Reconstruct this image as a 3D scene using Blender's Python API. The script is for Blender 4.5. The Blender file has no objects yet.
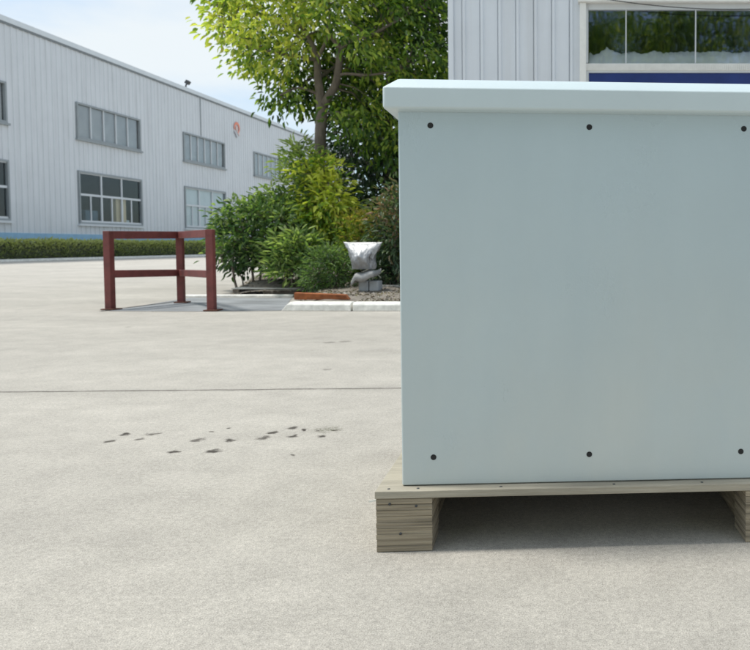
import bpy, bmesh, math, random
import numpy as np
from mathutils import Vector, Matrix, noise as mnoise
R = math.radians
random.seed(7); rng = np.random.default_rng(7)
scene = bpy.context.scene
COL = scene.collection

# ------------------------------------------------------------------ camera
H, F, PX, PY, PITCH = 0.74, 700.0, 588.0, 275.0, R(2.45)
cam = bpy.data.cameras.new("camera"); co = bpy.data.objects.new("camera", cam); COL.objects.link(co)
co.location = (0, 0, H); co.rotation_euler = (R(90) - PITCH, 0, 0)
cam.sensor_width = 36; cam.lens = F / 750 * 36
cam.shift_x = (375 - PX) / 750; cam.shift_y = -(325 - PY) / 750
cam.clip_start = 0.05; cam.clip_end = 2000
cam.dof.use_dof = True; cam.dof.focus_distance = 1.75; cam.dof.aperture_fstop = 9
scene.camera = co
scene.view_settings.view_transform = 'Standard'; scene.view_settings.look = 'None'
scene.render.engine = 'CYCLES'; scene.cycles.max_bounces = 7; scene.cycles.diffuse_bounces = 3; scene.cycles.glossy_bounces = 3; scene.cycles.transmission_bounces = 3; scene.cycles.transparent_max_bounces = 10
scene.view_settings.exposure = 0; scene.view_settings.gamma = 1

def ray(px, py):
    u, v = (px - PX) / F, -(py - PY) / F
    return Vector((u, math.cos(PITCH) + v * math.sin(PITCH), -math.sin(PITCH) + v * math.cos(PITCH)))
def at(px, py, Y):            # real point at distance Y that the photo shows there
    d = ray(px, py); t = Y / d.y
    return Vector((d.x * t, Y, H + d.z * t))
def gnd(px, py, z=0.0):
    d = ray(px, py); t = (z - H) / d.z
    return Vector((d.x * t, d.y * t, z))

# ------------------------------------------------------------------ materials
def mat(name, color, rough=0.6, metal=0.0, var=0.0, vscale=3.0, bump=0.0, bscale=40.0, spec=0.5, stretch=None, dirt=0.0):
    m = bpy.data.materials.new(name); m.use_nodes = True
    nt = m.node_tree; b = nt.nodes['Principled BSDF']
    b.inputs['Base Color'].default_value = (*color, 1); b.inputs['Roughness'].default_value = rough
    b.inputs['Metallic'].default_value = metal; b.inputs['Specular IOR Level'].default_value = spec
    tc = nt.nodes.new('ShaderNodeTexCoord'); vec = tc.outputs['Object']
    if stretch:
        mp = nt.nodes.new('ShaderNodeMapping'); mp.inputs['Scale'].default_value = stretch
        nt.links.new(vec, mp.inputs['Vector']); vec = mp.outputs['Vector']
    if var > 0:
        n = nt.nodes.new('ShaderNodeTexNoise'); n.inputs['Scale'].default_value = vscale; n.inputs['Detail'].default_value = 8
        n.inputs['Roughness'].default_value = 0.65
        nt.links.new(vec, n.inputs['Vector'])
        r = nt.nodes.new('ShaderNodeMapRange'); r.inputs[1].default_value = 0.3; r.inputs[2].default_value = 0.7
        r.inputs[3].default_value = 1 - var; r.inputs[4].default_value = 1 + var
        nt.links.new(n.outputs['Fac'], r.inputs[0])
        mx = nt.nodes.new('ShaderNodeVectorMath'); mx.operation = 'SCALE'; mx.inputs[0].default_value = color
        nt.links.new(r.outputs[0], mx.inputs['Scale']); nt.links.new(mx.outputs[0], b.inputs['Base Color'])
        r2 = nt.nodes.new('ShaderNodeMapRange'); r2.inputs[3].default_value = max(0.05, rough - 0.12); r2.inputs[4].default_value = min(1, rough + 0.12)
        nt.links.new(n.outputs['Fac'], r2.inputs[0]); nt.links.new(r2.outputs[0], b.inputs['Roughness'])
    if bump > 0:
        n2 = nt.nodes.new('ShaderNodeTexNoise'); n2.inputs['Scale'].default_value = bscale; n2.inputs['Detail'].default_value = 6
        nt.links.new(vec, n2.inputs['Vector'])
        bp = nt.nodes.new('ShaderNodeBump'); bp.inputs['Strength'].default_value = bump; bp.inputs['Distance'].default_value = 0.01
        nt.links.new(n2.outputs['Fac'], bp.inputs['Height']); nt.links.new(bp.outputs[0], b.inputs['Normal'])
    return m

def leaf_mat(name, trans=0.35, rough=0.5):
    m = bpy.data.materials.new(name); m.use_nodes = True
    nt = m.node_tree; b = nt.nodes['Principled BSDF']; out = nt.nodes['Material Output']
    a = nt.nodes.new('ShaderNodeAttribute'); a.attribute_name = 'leafcol'
    b.inputs['Roughness'].default_value = rough; b.inputs['Specular IOR Level'].default_value = 0.45
    nt.links.new(a.outputs['Color'], b.inputs['Base Color'])
    t = nt.nodes.new('ShaderNodeBsdfTranslucent')
    g = nt.nodes.new('ShaderNodeMixRGB'); g.blend_type = 'MULTIPLY'; g.inputs['Fac'].default_value = 1
    g.inputs['Color2'].default_value = (1.35, 1.5, 0.6, 1)
    nt.links.new(a.outputs['Color'], g.inputs['Color1']); nt.links.new(g.outputs[0], t.inputs['Color'])
    mx = nt.nodes.new('ShaderNodeMixShader'); mx.inputs[0].default_value = trans
    nt.links.new(b.outputs[0], mx.inputs[1]); nt.links.new(t.outputs[0], mx.inputs[2]); nt.links.new(mx.outputs[0], out.inputs['Surface'])
    return m

def glass_mat(name, tint=(0.7, 0.76, 0.78), refl=1.0, gcol=(1, 1, 1), gr=0.05):
    m = bpy.data.materials.new(name); m.use_nodes = True
    nt = m.node_tree; nt.nodes.remove(nt.nodes['Principled BSDF']); out = nt.nodes['Material Output']
    tr = nt.nodes.new('ShaderNodeBsdfTransparent'); tr.inputs[0].default_value = (*tint, 1)
    gl = nt.nodes.new('ShaderNodeBsdfGlossy'); gl.inputs['Roughness'].default_value = gr; gl.inputs[0].default_value = (*gcol, 1)
    fr = nt.nodes.new('ShaderNodeLayerWeight'); fr.inputs[0].default_value = 0.5
    pw = nt.nodes.new('ShaderNodeMath'); pw.operation = 'POWER'; pw.inputs[1].default_value = 4.0
    mu = nt.nodes.new('ShaderNodeMath'); mu.operation = 'MULTIPLY_ADD'; mu.inputs[1].default_value = 0.9 * min(1, refl); mu.inputs[2].default_value = 0.06 * refl; mu.use_clamp = True
    n = nt.nodes.new('ShaderNodeTexNoise'); n.inputs['Scale'].default_value = 1.2
    bp = nt.nodes.new('ShaderNodeBump'); bp.inputs['Strength'].default_value = 0.12; bp.inputs['Distance'].default_value = 0.03
    nt.links.new(n.outputs['Fac'], bp.inputs['Height']); nt.links.new(bp.outputs[0], gl.inputs['Normal'])
    mx = nt.nodes.new('ShaderNodeMixShader')
    nt.links.new(fr.outputs['Facing'], pw.inputs[0]); nt.links.new(pw.outputs[0], mu.inputs[0]); nt.links.new(mu.outputs[0], mx.inputs[0])
    nt.links.new(tr.outputs[0], mx.inputs[1]); nt.links.new(gl.outputs[0], mx.inputs[2]); nt.links.new(mx.outputs[0], out.inputs['Surface'])
    return m

M = {}
M['cab'] = mat('cabinet powder coat', (0.51, 0.635, 0.71), 0.38, var=0.035, vscale=2.2, bump=0.05, bscale=260, spec=0.45)
def cabinet_material():
    m = mat('cabinet powder coat', (0.505, 0.605, 0.64), 0.36, bump=0.05, bscale=240, spec=0.5)
    nt = m.node_tree; b = nt.nodes['Principled BSDF']; N = nt.nodes.new; LK = nt.links.new
    tc = N('ShaderNodeTexCoord')
    def ns(scale, st, lo, hi, a, c, det=7):
        q = N('ShaderNodeMapping'); q.inputs['Scale'].default_value = st; LK(tc.outputs['Object'], q.inputs[0])
        n = N('ShaderNodeTexNoise'); n.inputs['Scale'].default_value = scale; n.inputs['Detail'].default_value = det; n.inputs['Roughness'].default_value = 0.6; LK(q.outputs[0], n.inputs['Vector'])
        r = N('ShaderNodeMapRange'); r.inputs[1].default_value = lo; r.inputs[2].default_value = hi; r.inputs[3].default_value = a; r.inputs[4].default_value = c; LK(n.outputs['Fac'], r.inputs[0]); return r.outputs[0]
    def mul(a, c):
        q = N('ShaderNodeMath'); q.operation = 'MULTIPLY'; LK(a, q.inputs[0]); LK(c, q.inputs[1]); return q.outputs[0]
    f = mul(mul(ns(1.6, (1, 1, 1), .3, .7, .965, 1.03), ns(9, (1, 1, .16), .35, .7, .985, 1.012)), ns(150, (1, 1, 1), .66, .74, 1.0, .985, 2))
    sp = N('ShaderNodeSeparateXYZ'); LK(tc.outputs['Object'], sp.inputs[0])
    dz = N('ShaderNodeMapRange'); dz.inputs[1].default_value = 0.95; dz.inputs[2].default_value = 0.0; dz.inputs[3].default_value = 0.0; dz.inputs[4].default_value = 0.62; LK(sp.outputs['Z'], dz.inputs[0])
    mx = N('ShaderNodeMixRGB'); mx.inputs['Color1'].default_value = (0.462, 0.565, 0.602, 1); mx.inputs['Color2'].default_value = (0.615, 0.63, 0.58, 1); LK(mul(dz.outputs[0], ns(3, (1, 1, .5), .3, .7, .5, 1.2)), mx.inputs['Fac'])  # foot paler and warmer: ground bounce put into the colour, with some dust
    sc = N('ShaderNodeVectorMath'); sc.operation = 'SCALE'; LK(mx.outputs[0], sc.inputs[0]); LK(f, sc.inputs['Scale']); LK(sc.outputs[0], b.inputs['Base Color'])
    LK(ns(2.6, (1, 1, .6), .3, .7, .22, .42), b.inputs['Roughness'])
    w1 = N('ShaderNodeTexNoise'); w1.inputs['Scale'].default_value = 2.4; w1.inputs['Detail'].default_value = 1; LK(tc.outputs['Object'], w1.inputs['Vector'])
    b1 = N('ShaderNodeBump'); b1.inputs['Strength'].default_value = 0.3; b1.inputs['Distance'].default_value = 0.008; LK(w1.outputs['Fac'], b1.inputs['Height'])
    old = b.inputs['Normal'].links[0].from_node; LK(b1.outputs[0], old.inputs['Normal'])
    return m
M['cab'] = cabinet_material()
M['lid'] = mat('lid coat sunlit tone', (0.565, 0.655, 0.68), 0.34, var=0.03, vscale=3, bump=0.05, bscale=240)  # same coat as the body, paled to put sunlight into the lid colour
M['black'] = mat('black rubber', (0.008, 0.009, 0.01), 0.6, var=0.1)
M['ply'] = mat('plywood', (0.37, 0.335, 0.265), 0.8, var=0.30, vscale=8, bump=0.35, bscale=40, stretch=(0.35, 3.0, 6.0))
M['beam'] = mat('pine beam end', (0.30, 0.245, 0.165), 0.85, var=0.62, vscale=11, bump=0.7, bscale=26, stretch=(0.45, 0.45, 9.0))
M['red'] = mat('oxide red paint', (0.165, 0.042, 0.036), 0.6, var=0.30, vscale=9, bump=0.15, bscale=50)
M['rustplate'] = mat('rusted base', (0.10, 0.035, 0.02), 0.85, var=0.5, vscale=20, bump=0.3)
M['rust'] = mat('rusty steel', (0.30, 0.095, 0.03), 0.85, var=0.45, vscale=12, bump=0.4, bscale=60)
M['white'] = mat('white paint', (0.80, 0.80, 0.77), 0.6, var=0.08, vscale=6)
M['kerbwhite'] = mat('painted kerb', (0.78, 0.765, 0.71), 0.75, var=0.24, vscale=11, bump=0.3, bscale=70)
M['kerbgrey'] = mat('concrete edging', (0.45, 0.44, 0.41), 0.85, var=0.2, vscale=8, bump=0.4, bscale=80)
M['ramp'] = mat('grey ramp concrete', (0.25, 0.262, 0.27), 0.8, var=0.42, vscale=2.2, bump=0.4, bscale=60, stretch=(0.7, 1.8, 1))
M['cladding'] = mat('white cladding', (0.655, 0.68, 0.70), 0.5, var=0.05, vscale=0.4)
def streak(m, color, amt):
    nt = m.node_tree; b = nt.nodes['Principled BSDF']; N = nt.nodes.new; LK = nt.links.new
    src = b.inputs['Base Color'].links[0].from_socket
    tc = N('ShaderNodeTexCoord'); q = N('ShaderNodeMapping'); q.inputs['Scale'].default_value = (3, 3, .16); LK(tc.outputs['Object'], q.inputs[0])
    n = N('ShaderNodeTexNoise'); n.inputs['Scale'].default_value = 1.1; n.inputs['Detail'].default_value = 9; n.inputs['Roughness'].default_value = .7; LK(q.outputs[0], n.inputs['Vector'])
    r = N('ShaderNodeMapRange'); r.inputs[1].default_value = .47; r.inputs[2].default_value = .75; r.inputs[3].default_value = 0; r.inputs[4].default_value = amt; LK(n.outputs['Fac'], r.inputs[0])
    mx = N('ShaderNodeMixRGB'); mx.inputs['Color2'].default_value = (*color, 1); LK(r.outputs[0], mx.inputs['Fac']); LK(src, mx.inputs['Color1']); LK(mx.outputs[0], b.inputs['Base Color'])
streak(M['cladding'], (0.40, 0.41, 0.41), .38)
M['cladding2'] = mat('pale cladding', (0.72, 0.76, 0.81), 0.5, var=0.05, vscale=0.9)
streak(M['cladding2'], (0.50, 0.50, 0.49), .35)
M['flash'] = mat('roof flashing', (0.66, 0.70, 0.72), 0.5, var=0.05)
M['gutter'] = mat('dark eave line', (0.20, 0.22, 0.23), 0.6, var=0.1)
M['plinth'] = mat('light blue plinth', (0.30, 0.50, 0.66), 0.7, var=0.08)
M['winframe'] = mat('aluminium frame', (0.62, 0.65, 0.67), 0.45, var=0.05)
M['winsurround'] = mat('grey window surround', (0.30, 0.33, 0.34), 0.6, var=0.08)
M['glass_up'] = glass_mat('upper glass', (0.86, 0.87, 0.87), 0.9)
M['glass_low'] = glass_mat('lower glass', (0.9, 0.93, 0.94), 0.55)
M['glass_r'] = glass_mat('right window glass', (0.86, 0.88, 0.89), 2.0, (.80, .84, 1.0), .025)
M['blind'] = mat('grey sky backing', (0.52, 0.54, 0.545), 0.8, var=0.14, vscale=1.5)
M['blindw'] = mat('white blind', (0.72, 0.74, 0.74), 0.8, var=0.08, vscale=1.5)
M['dark'] = mat('dark interior', (0.075, 0.09, 0.10), 0.9, var=0.2)
M['beige'] = mat('beige board', (0.66, 0.52, 0.34), 0.8, var=0.06)
M['bluecrate'] = mat('blue stored goods', (0.10, 0.16, 0.21), 0.7, var=0.2)
M['bluepanel'] = mat('deep blue panel', (0.008, 0.028, 0.16), 0.4, var=0.15, vscale=4)
M['cloth'] = mat('white cloth', (0.85, 0.88, 0.85), 0.9, var=0.12, vscale=5)
M['signred'] = mat('sign red', (0.82, 0.27, 0.17), 0.5, var=0.15)
M['signpink'] = mat('sign white', (0.80, 0.60, 0.56), 0.5, var=0.05)
M['signgrey'] = mat('sign grey', (0.30, 0.28, 0.30), 0.5, var=0.05)
M['bark'] = mat('bark', (0.20, 0.165, 0.145), 0.9, var=0.35, vscale=14, bump=0.8, bscale=30, stretch=(1, 1, 0.4))
M['soil'] = mat('soil', (0.21, 0.185, 0.155), 0.95, var=0.45, vscale=9, bump=0.9, bscale=45)
M['litter'] = leaf_mat('dry litter', 0.1, 0.8)
M['leaf'] = leaf_mat('leaf', 0.42, 0.55)
M['leafd'] = leaf_mat('dark leaf', 0.18, 0.5)
M['silver'] = mat('crumpled silver foil', (0.36, 0.365, 0.37), 0.52, metal=0.6, var=0.3, vscale=9, bump=1.0, bscale=22)
M['greycloth'] = mat('grey sheet', (0.36, 0.36, 0.35), 0.7, var=0.2, vscale=8, bump=0.4, bscale=20)
M['block'] = mat('grey block', (0.36, 0.375, 0.38), 0.85, var=0.2, vscale=8, bump=0.3)
M['wood_dk'] = mat('brown slats', (0.14, 0.10, 0.085), 0.8, var=0.3, vscale=5)
M['lamp'] = mat('lamp housing', (0.05, 0.055, 0.06), 0.5, var=0.1)
M['roof'] = mat('roof sheet', (0.45, 0.48, 0.5), 0.6, var=0.1)
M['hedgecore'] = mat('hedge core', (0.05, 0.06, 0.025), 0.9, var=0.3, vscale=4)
M['splinter'] = mat('pale strap', (0.55, 0.55, 0.5), 0.7, var=0.1)

# ------------------------------------------------------------------ builders
class MB:
    def __init__(s): s.v = []; s.f = []; s.sm = []
    def add(s, vs, fs, smooth=False):
        o = len(s.v); s.v += [tuple(v) for v in vs]; s.f += [tuple(i + o for i in f) for f in fs]; s.sm += [smooth] * len(fs)
    def box(s, x0, x1, y0, y1, z0, z1, mtx=None):
        vs = [Vector(p) for p in ((x0,y0,z0),(x1,y0,z0),(x1,y1,z0),(x0,y1,z0),(x0,y0,z1),(x1,y0,z1),(x1,y1,z1),(x0,y1,z1))]
        if mtx: vs = [mtx @ v for v in vs]
        s.add(vs, [(0,3,2,1),(4,5,6,7),(0,1,5,4),(1,2,6,5),(2,3,7,6),(3,0,4,7)])
        return s
    def beam(s, a, b, w, h, up=Vector((0,0,1))):
        a, b = Vector(a), Vector(b); d = (b - a).normalized(); r = d.cross(up).normalized(); u = r.cross(d)
        vs = []
        for p in (a, b):
            for i, j in ((-1,-1),(1,-1),(1,1),(-1,1)): vs.append(p + r * (i * w / 2) + u * (j * h / 2))
        s.add(vs, [(0,1,2,3),(7,6,5,4),(0,4,5,1),(1,5,6,2),(2,6,7,3),(3,7,4,0)])
        return s
    def tube(s, pts, rad, n=8, cap=True):
        pts = [Vector(p) for p in pts]; o = []; k = len(pts); ref = Vector((0.3, 1, 0.1)).normalized()
        for i, p in enumerate(pts):
            d = (pts[min(i+1, k-1)] - pts[max(i-1, 0)]).normalized()
            r = d.cross(ref)
            if r.length < 1e-3: r = d.cross(Vector((1, 0, 0)))
            r.normalize(); u = r.cross(d)
            rr = rad[i] if hasattr(rad, '__len__') else rad
            for j in range(n):
                a = 2 * math.pi * j / n; o.append(p + (r * math.cos(a) + u * math.sin(a)) * rr)
        fs = [(i*n+j, i*n+(j+1) % n, (i+1)*n+(j+1) % n, (i+1)*n+j) for i in range(k-1) for j in range(n)]
        if cap: fs += [tuple(range(n))[::-1], tuple(range((k-1)*n, k*n))]
        s.add(o, fs, True); return s
    def poly(s, pts): s.add(pts, [tuple(range(len(pts)))]); return s
    def build(s, name, m, parent=None, bevel=0.0, seg=2, smooth=None):
        me = bpy.data.meshes.new(name); me.from_pydata(s.v, [], s.f); me.validate(); me.update()
        me.materials.append(m)
        flags = s.sm if smooth is None else [smooth] * len(s.f)
        if len(flags) == len(me.polygons): me.polygons.foreach_set('use_smooth', flags)
        bm = bmesh.new(); bm.from_mesh(me); bmesh.ops.recalc_face_normals(bm, faces=bm.faces)
        bm.to_mesh(me); bm.free()
        o = bpy.data.objects.new(name, me); COL.objects.link(o)
        if parent is not None: o.parent = parent
        if bevel > 0:
            md = o.modifiers.new('bevel', 'BEVEL'); md.width = bevel; md.segments = seg; md.limit_method = 'ANGLE'; md.angle_limit = R(40)
            md.harden_normals = False
        return o

def tag(o, label=None, cat=None, group=None, kind=None):
    if label: o['label'] = label
    if cat: o['category'] = cat
    if group: o['group'] = group
    if kind: o['kind'] = kind
    return o
def thing(name, label, cat, loc=(0,0,0), rz=0.0, group=None):
    o = bpy.data.objects.new(name, None); COL.objects.link(o); o.empty_display_size = 0.1
    o.location = loc; o.rotation_euler = (0, 0, rz); tag(o, label, cat, group); return o
def copy_tree(o, parent=None):
    c = o.copy(); COL.objects.link(c); c.parent = parent
    for ch in list(o.children): copy_tree(ch, c)
    return c

# leaves: one mesh of many small folded blades
def leaves(name, P, D, L, W, C, m, parent=None, fold=0.28, curl=0.25):
    P = np.asarray(P, float); D = np.asarray(D, float); n = len(P)
    D /= np.linalg.norm(D, axis=1)[:, None] + 1e-9
    up = np.tile([0., 0., 1.], (n, 1)) + rng.normal(0, 0.45, (n, 3))
    S = np.cross(D, up); S /= np.linalg.norm(S, axis=1)[:, None] + 1e-9
    N = np.cross(S, D)
    L = np.asarray(L)[:, None]; W = np.asarray(W)[:, None]
    fo = rng.uniform(0.1, fold * 1.8, (n, 1)); cu = rng.uniform(-0.05, curl * 1.8, (n, 1))
    V = np.empty((n, 6, 3))
    V[:, 0] = P; V[:, 3] = P + D * L - N * cu * L
    V[:, 1] = P + D * L * 0.30 + S * W * 0.46 + N * W * fo - N * cu * L * 0.06
    V[:, 2] = P + D * L * 0.66 + S * W * 0.40 + N * W * fo * .8 - N * cu * L * 0.36
    V[:, 5] = P + D * L * 0.30 - S * W * 0.46 + N * W * fo - N * cu * L * 0.06
    V[:, 4] = P + D * L * 0.66 - S * W * 0.40 + N * W * fo * .8 - N * cu * L * 0.36
    base = (np.arange(n) * 6)[:, None]
    Fq = np.concatenate([base + np.array([[0, 1, 2, 3]]), base + np.array([[3, 4, 5, 0]])], 0)
    me = bpy.data.meshes.new(name)
    me.vertices.add(n * 6); me.vertices.foreach_set('co', V.ravel())
    me.loops.add(n * 8); me.loops.foreach_set('vertex_index', Fq.ravel().astype(np.int32))
    me.polygons.add(n * 2); me.polygons.foreach_set('loop_start', (np.arange(n * 2) * 4).astype(np.int32))
    me.polygons.foreach_set('loop_total', np.full(n * 2, 4, np.int32))
    me.update(calc_edges=True)
    at_ = me.attributes.new('leafcol', 'FLOAT_COLOR', 'POINT')
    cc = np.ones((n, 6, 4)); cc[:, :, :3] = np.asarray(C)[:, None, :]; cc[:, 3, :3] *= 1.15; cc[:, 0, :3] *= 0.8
    at_.data.foreach_set('color', cc.ravel())
    me.materials.append(m)
    o = bpy.data.objects.new(name, me); COL.objects.link(o)
    if parent is not None: o.parent = parent
    return o

def tufts(centres, outward, n_per, spread, Lr, Wr, pal, tuft_bright, droop=0.35, out=0.6, keep=None):
    """centres (k,3), outward (k,3) directions -> arrays for leaves()"""
    Ps, Ds, Cs = [], [], []
    pal = np.asarray(pal, float)
    for i, c in enumerate(np.asarray(centres)):
        n = max(3, int(n_per * rng.uniform(0.6, 1.4)))
        p = c + rng.normal(0, 1, (n, 3)) * spread * np.array([1, 1, 0.75])
        d = (p - c) / spread * 0.7 + np.asarray(outward[i]) * out + rng.normal(0, 0.45, (n, 3)); d[:, 2] -= droop
        t = np.clip(tuft_bright[i] + rng.normal(0, 0.22, n), 0, 0.999) * (len(pal) - 1)
        k = t.astype(int); fr = (t - k)[:, None]
        col = pal[k] * (1 - fr) + pal[np.minimum(k + 1, len(pal) - 1)] * fr
        col *= rng.uniform(0.75, 1.25, (n, 1))
        Ps.append(p); Ds.append(d); Cs.append(col)
    P, D, C = np.concatenate(Ps), np.concatenate(Ds), np.concatenate(Cs)
    if keep is not None:
        k = keep(P); P, D, C = P[k], D[k], C[k]
    n = len(P)
    return P, D, rng.uniform(*Lr, n), rng.uniform(*Wr, n), C

def in_poly(x, y, poly):
    c = False; j = len(poly) - 1
    for i in range(len(poly)):
        xi, yi = poly[i]; xj, yj = poly[j]
        if (yi > y) != (yj > y) and x < (xj - xi) * (y - yi) / (yj - yi) + xi: c = not c
        j = i
    return c
def sample_poly(poly, n, mind):
    xs = [p[0] for p in poly]; ys = [p[1] for p in poly]; out = []; tries = 0
    while len(out) < n and tries < n * 60:
        tries += 1; x, y = random.uniform(min(xs), max(xs)), random.uniform(min(ys), max(ys))
        if in_poly(x, y, poly) and all((x-a)**2 + (y-b)**2 > mind*mind for a, b in out): out.append((x, y))
    return out

# ------------------------------------------------------------------ world and sun
SUN_EL, SUN_AZ = 66.0, -89.0      # azimuth from +Y toward +X: a hazy high sun on the left
w = bpy.data.worlds.new("World"); scene.world = w; w.use_nodes = True
nt = w.node_tree; bg = nt.nodes['Background']; bg.inputs['Strength'].default_value = 0.086
sky = nt.nodes.new('ShaderNodeTexSky'); sky.sky_type = 'NISHITA'; sky.sun_disc = False
sky.sun_elevation = R(SUN_EL); sky.sun_rotation = R(SUN_AZ); sky.air_density = 1.0; sky.dust_density = 1.5
tc = nt.nodes.new('ShaderNodeTexCoord')
mp = nt.nodes.new('ShaderNodeMapping'); mp.inputs['Scale'].default_value = (1.0, 1.0, 2.6); mp.inputs['Location'].default_value = (0.35, 0.2, 0.1)
n1 = nt.nodes.new('ShaderNodeTexNoise'); n1.inputs['Scale'].default_value = 2.0; n1.inputs['Detail'].default_value = 7; n1.inputs['Roughness'].default_value = 0.5
nt.links.new(tc.outputs['Generated'], mp.inputs[0]); nt.links.new(mp.outputs[0], n1.inputs['Vector'])
mr = nt.nodes.new('ShaderNodeMapRange'); mr.interpolation_type = 'SMOOTHSTEP'
mr.inputs[1].default_value = 0.36; mr.inputs[2].default_value = 0.60; mr.inputs[3].default_value = 0.25; mr.inputs[4].default_value = 1.0
nt.links.new(n1.outputs['Fac'], mr.inputs[0])
mx = nt.nodes.new('ShaderNodeMixRGB'); mx.inputs['Color2'].default_value = (10.0, 10.8, 11.3, 1)
bst = nt.nodes.new('ShaderNodeVectorMath'); bst.operation = 'MULTIPLY'; bst.inputs[1].default_value = (1.5, 1.9, 2.1)
nt.links.new(sky.outputs[0], bst.inputs[0])
nt.links.new(mr.outputs[0], mx.inputs['Fac']); nt.links.new(bst.outputs[0], mx.inputs['Color1']); nt.links.new(mx.outputs[0], bg.inputs['Color'])
sl = bpy.data.lights.new('sun', 'SUN'); sl.energy = 3.3; sl.angle = R(9); sl.color = (1.0, 0.965, 0.90)
so = bpy.data.objects.new('sun', sl); COL.objects.link(so); so.location = (-10, 20, 30)
sd = Vector((math.sin(R(SUN_AZ)) * math.cos(R(SUN_EL)), math.cos(R(SUN_AZ)) * math.cos(R(SUN_EL)), math.sin(R(SUN_EL))))
so.rotation_euler = (-sd).to_track_quat('-Z', 'Y').to_euler()

# ------------------------------------------------------------------ ground
def ground_material():
    m = bpy.data.materials.new('yard concrete'); m.use_nodes = True
    nt = m.node_tree; b = nt.nodes['Principled BSDF']; N = nt.nodes.new; LK = nt.links.new
    geo = N('ShaderNodeNewGeometry'); pos = geo.outputs['Position']
    def noise(scale, detail=6, rough=0.6, st=None):
        n = N('ShaderNodeTexNoise'); n.inputs['Scale'].default_value = scale; n.inputs['Detail'].default_value = detail; n.inputs['Roughness'].default_value = rough
        v = pos
        if st:
            q = N('ShaderNodeMapping'); q.inputs['Scale'].default_value = st; q.inputs['Rotation'].default_value = (0, 0, 0.12); LK(pos, q.inputs[0]); v = q.outputs[0]
        LK(v, n.inputs['Vector']); return n.outputs['Fac']
    def rngm(x, a, b_, c, d, smooth=False):
        r = N('ShaderNodeMapRange'); r.inputs[1].default_value = a; r.inputs[2].default_value = b_; r.inputs[3].default_value = c; r.inputs[4].default_value = d
        if smooth: r.interpolation_type = 'SMOOTHSTEP'
        LK(x, r.inputs[0]); return r.outputs[0]
    def math_(op, a, b_):
        q = N('ShaderNodeMath'); q.operation = op
        for i, x in enumerate((a, b_)):
            if isinstance(x, (int, float)): q.inputs[i].default_value = x
            else: LK(x, q.inputs[i])
        return q.outputs[0]
    f = rngm(noise(0.8, 9, 0.68, (0.6, 1.1, 1)), 0.3, 0.7, 0.84, 1.12)
    f = math_('MULTIPLY', f, rngm(noise(5, 9, 0.78), 0.3, 0.7, 0.86, 1.11))
    f = math_('MULTIPLY', f, rngm(noise(80, 5, 0.8), 0.25, 0.75, 0.74, 1.26))
    f = math_('MULTIPLY', f, rngm(noise(360, 2, 0.6), 0.25, 0.75, 0.58, 1.42))
    f = math_('MULTIPLY', f, math_('MULTIPLY', rngm(noise(1.1, 6, 0.65, (0.4, 2.0, 1)), 0.55, 0.72, 1.0, 1.09), rngm(noise(38, 5, 0.8), 0.66, 0.74, 1.0, 0.62)))
    # distorted position for stains
    dn = N('ShaderNodeTexNoise'); dn.inputs['Scale'].default_value = 30; dn.inputs['Detail'].default_value = 6; LK(pos, dn.inputs['Vector'])
    off = N('ShaderNodeVectorMath'); off.operation = 'MULTIPLY_ADD'; LK(dn.outputs['Color'], off.inputs[0]); off.inputs[1].default_value = (0.07, 0.07, 0); 
    sub = N('ShaderNodeVectorMath'); sub.operation = 'SUBTRACT'; LK(pos, sub.inputs[0]); sub.inputs[1].default_value = (0.035, 0.035, 0); LK(sub.outputs[0], off.inputs[2])
    spots = [(111,441,.024),(126,434,.018),(140,439,.018),(152,434,.024),(197,440,.025),(174,452,.022),(212,451.5,.024),(231,440,.022),(263,438,.022),
             (273,432.5,.022),(293,428,.024),(304,430,.018),(293,436,.022),(322,436,.018),(212,432,.010),(230,428,.011),(345,341.5,.05),(330,342.5,.045),(327,369.5,.028),
             (436,399,.02),(293,455,.012),(128,327,.03),(318,431,.012),(336,430,.012)]
    st = None
    for (x, y, r) in spots:
        g = gnd(x, y); q = N('ShaderNodeVectorMath'); q.operation = 'DISTANCE'; LK(off.outputs[0], q.inputs[0]); q.inputs[1].default_value = g
        v = rngm(q.outputs['Value'], r * 0.45, r * 1.30, (0.86 + .12 * math.sin(x * 7.3)) if r < .03 and y > 400 else 0.45, 0.0, True)
        st = v if st is None else math_('MAXIMUM', st, v)
    # mossy broken patch
    g = gnd(328, 429.5); q = N('ShaderNodeVectorMath'); q.operation = 'DISTANCE'; LK(off.outputs[0], q.inputs[0]); q.inputs[1].default_value = g
    moss = math_('MULTIPLY', rngm(q.outputs['Value'], 0.02, 0.075, 1, 0, True), rngm(noise(70, 4, 0.7), 0.42, 0.60, 0.0, 0.85))
    # joint line across the slab
    a, b2 = gnd(100, 391), gnd(400, 388.2); d = (b2 - a).normalized(); nrm = Vector((-d.y, d.x, 0))
    dt = N('ShaderNodeVectorMath'); dt.operation = 'DOT_PRODUCT'; LK(pos, dt.inputs[0]); dt.inputs[1].default_value = nrm
    wob = rngm(noise(3.0, 5, 0.7), 0, 1, -0.02, 0.02)
    dist = math_('ABSOLUTE', math_('ADD', math_('SUBTRACT', dt.outputs['Value'], a.dot(nrm)), wob), 0)
    line = math_('MULTIPLY', rngm(dist, 0.006, 0.013, 0.85, 0), rngm(noise(9, 3), 0.3, 0.55, 0.55, 1.0))
    halo = rngm(dist, 0.0, 0.06, 0.10, 0)
    grit = rngm(noise(55, 3, 0.85), 0.73, 0.77, 0.0, 0.55)
    mask = math_('MAXIMUM', math_('MAXIMUM', st, line), grit)
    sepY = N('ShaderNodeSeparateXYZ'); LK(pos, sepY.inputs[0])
    far = rngm(sepY.outputs['Y'], 8, 30, 0.0, 1.0)
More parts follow.
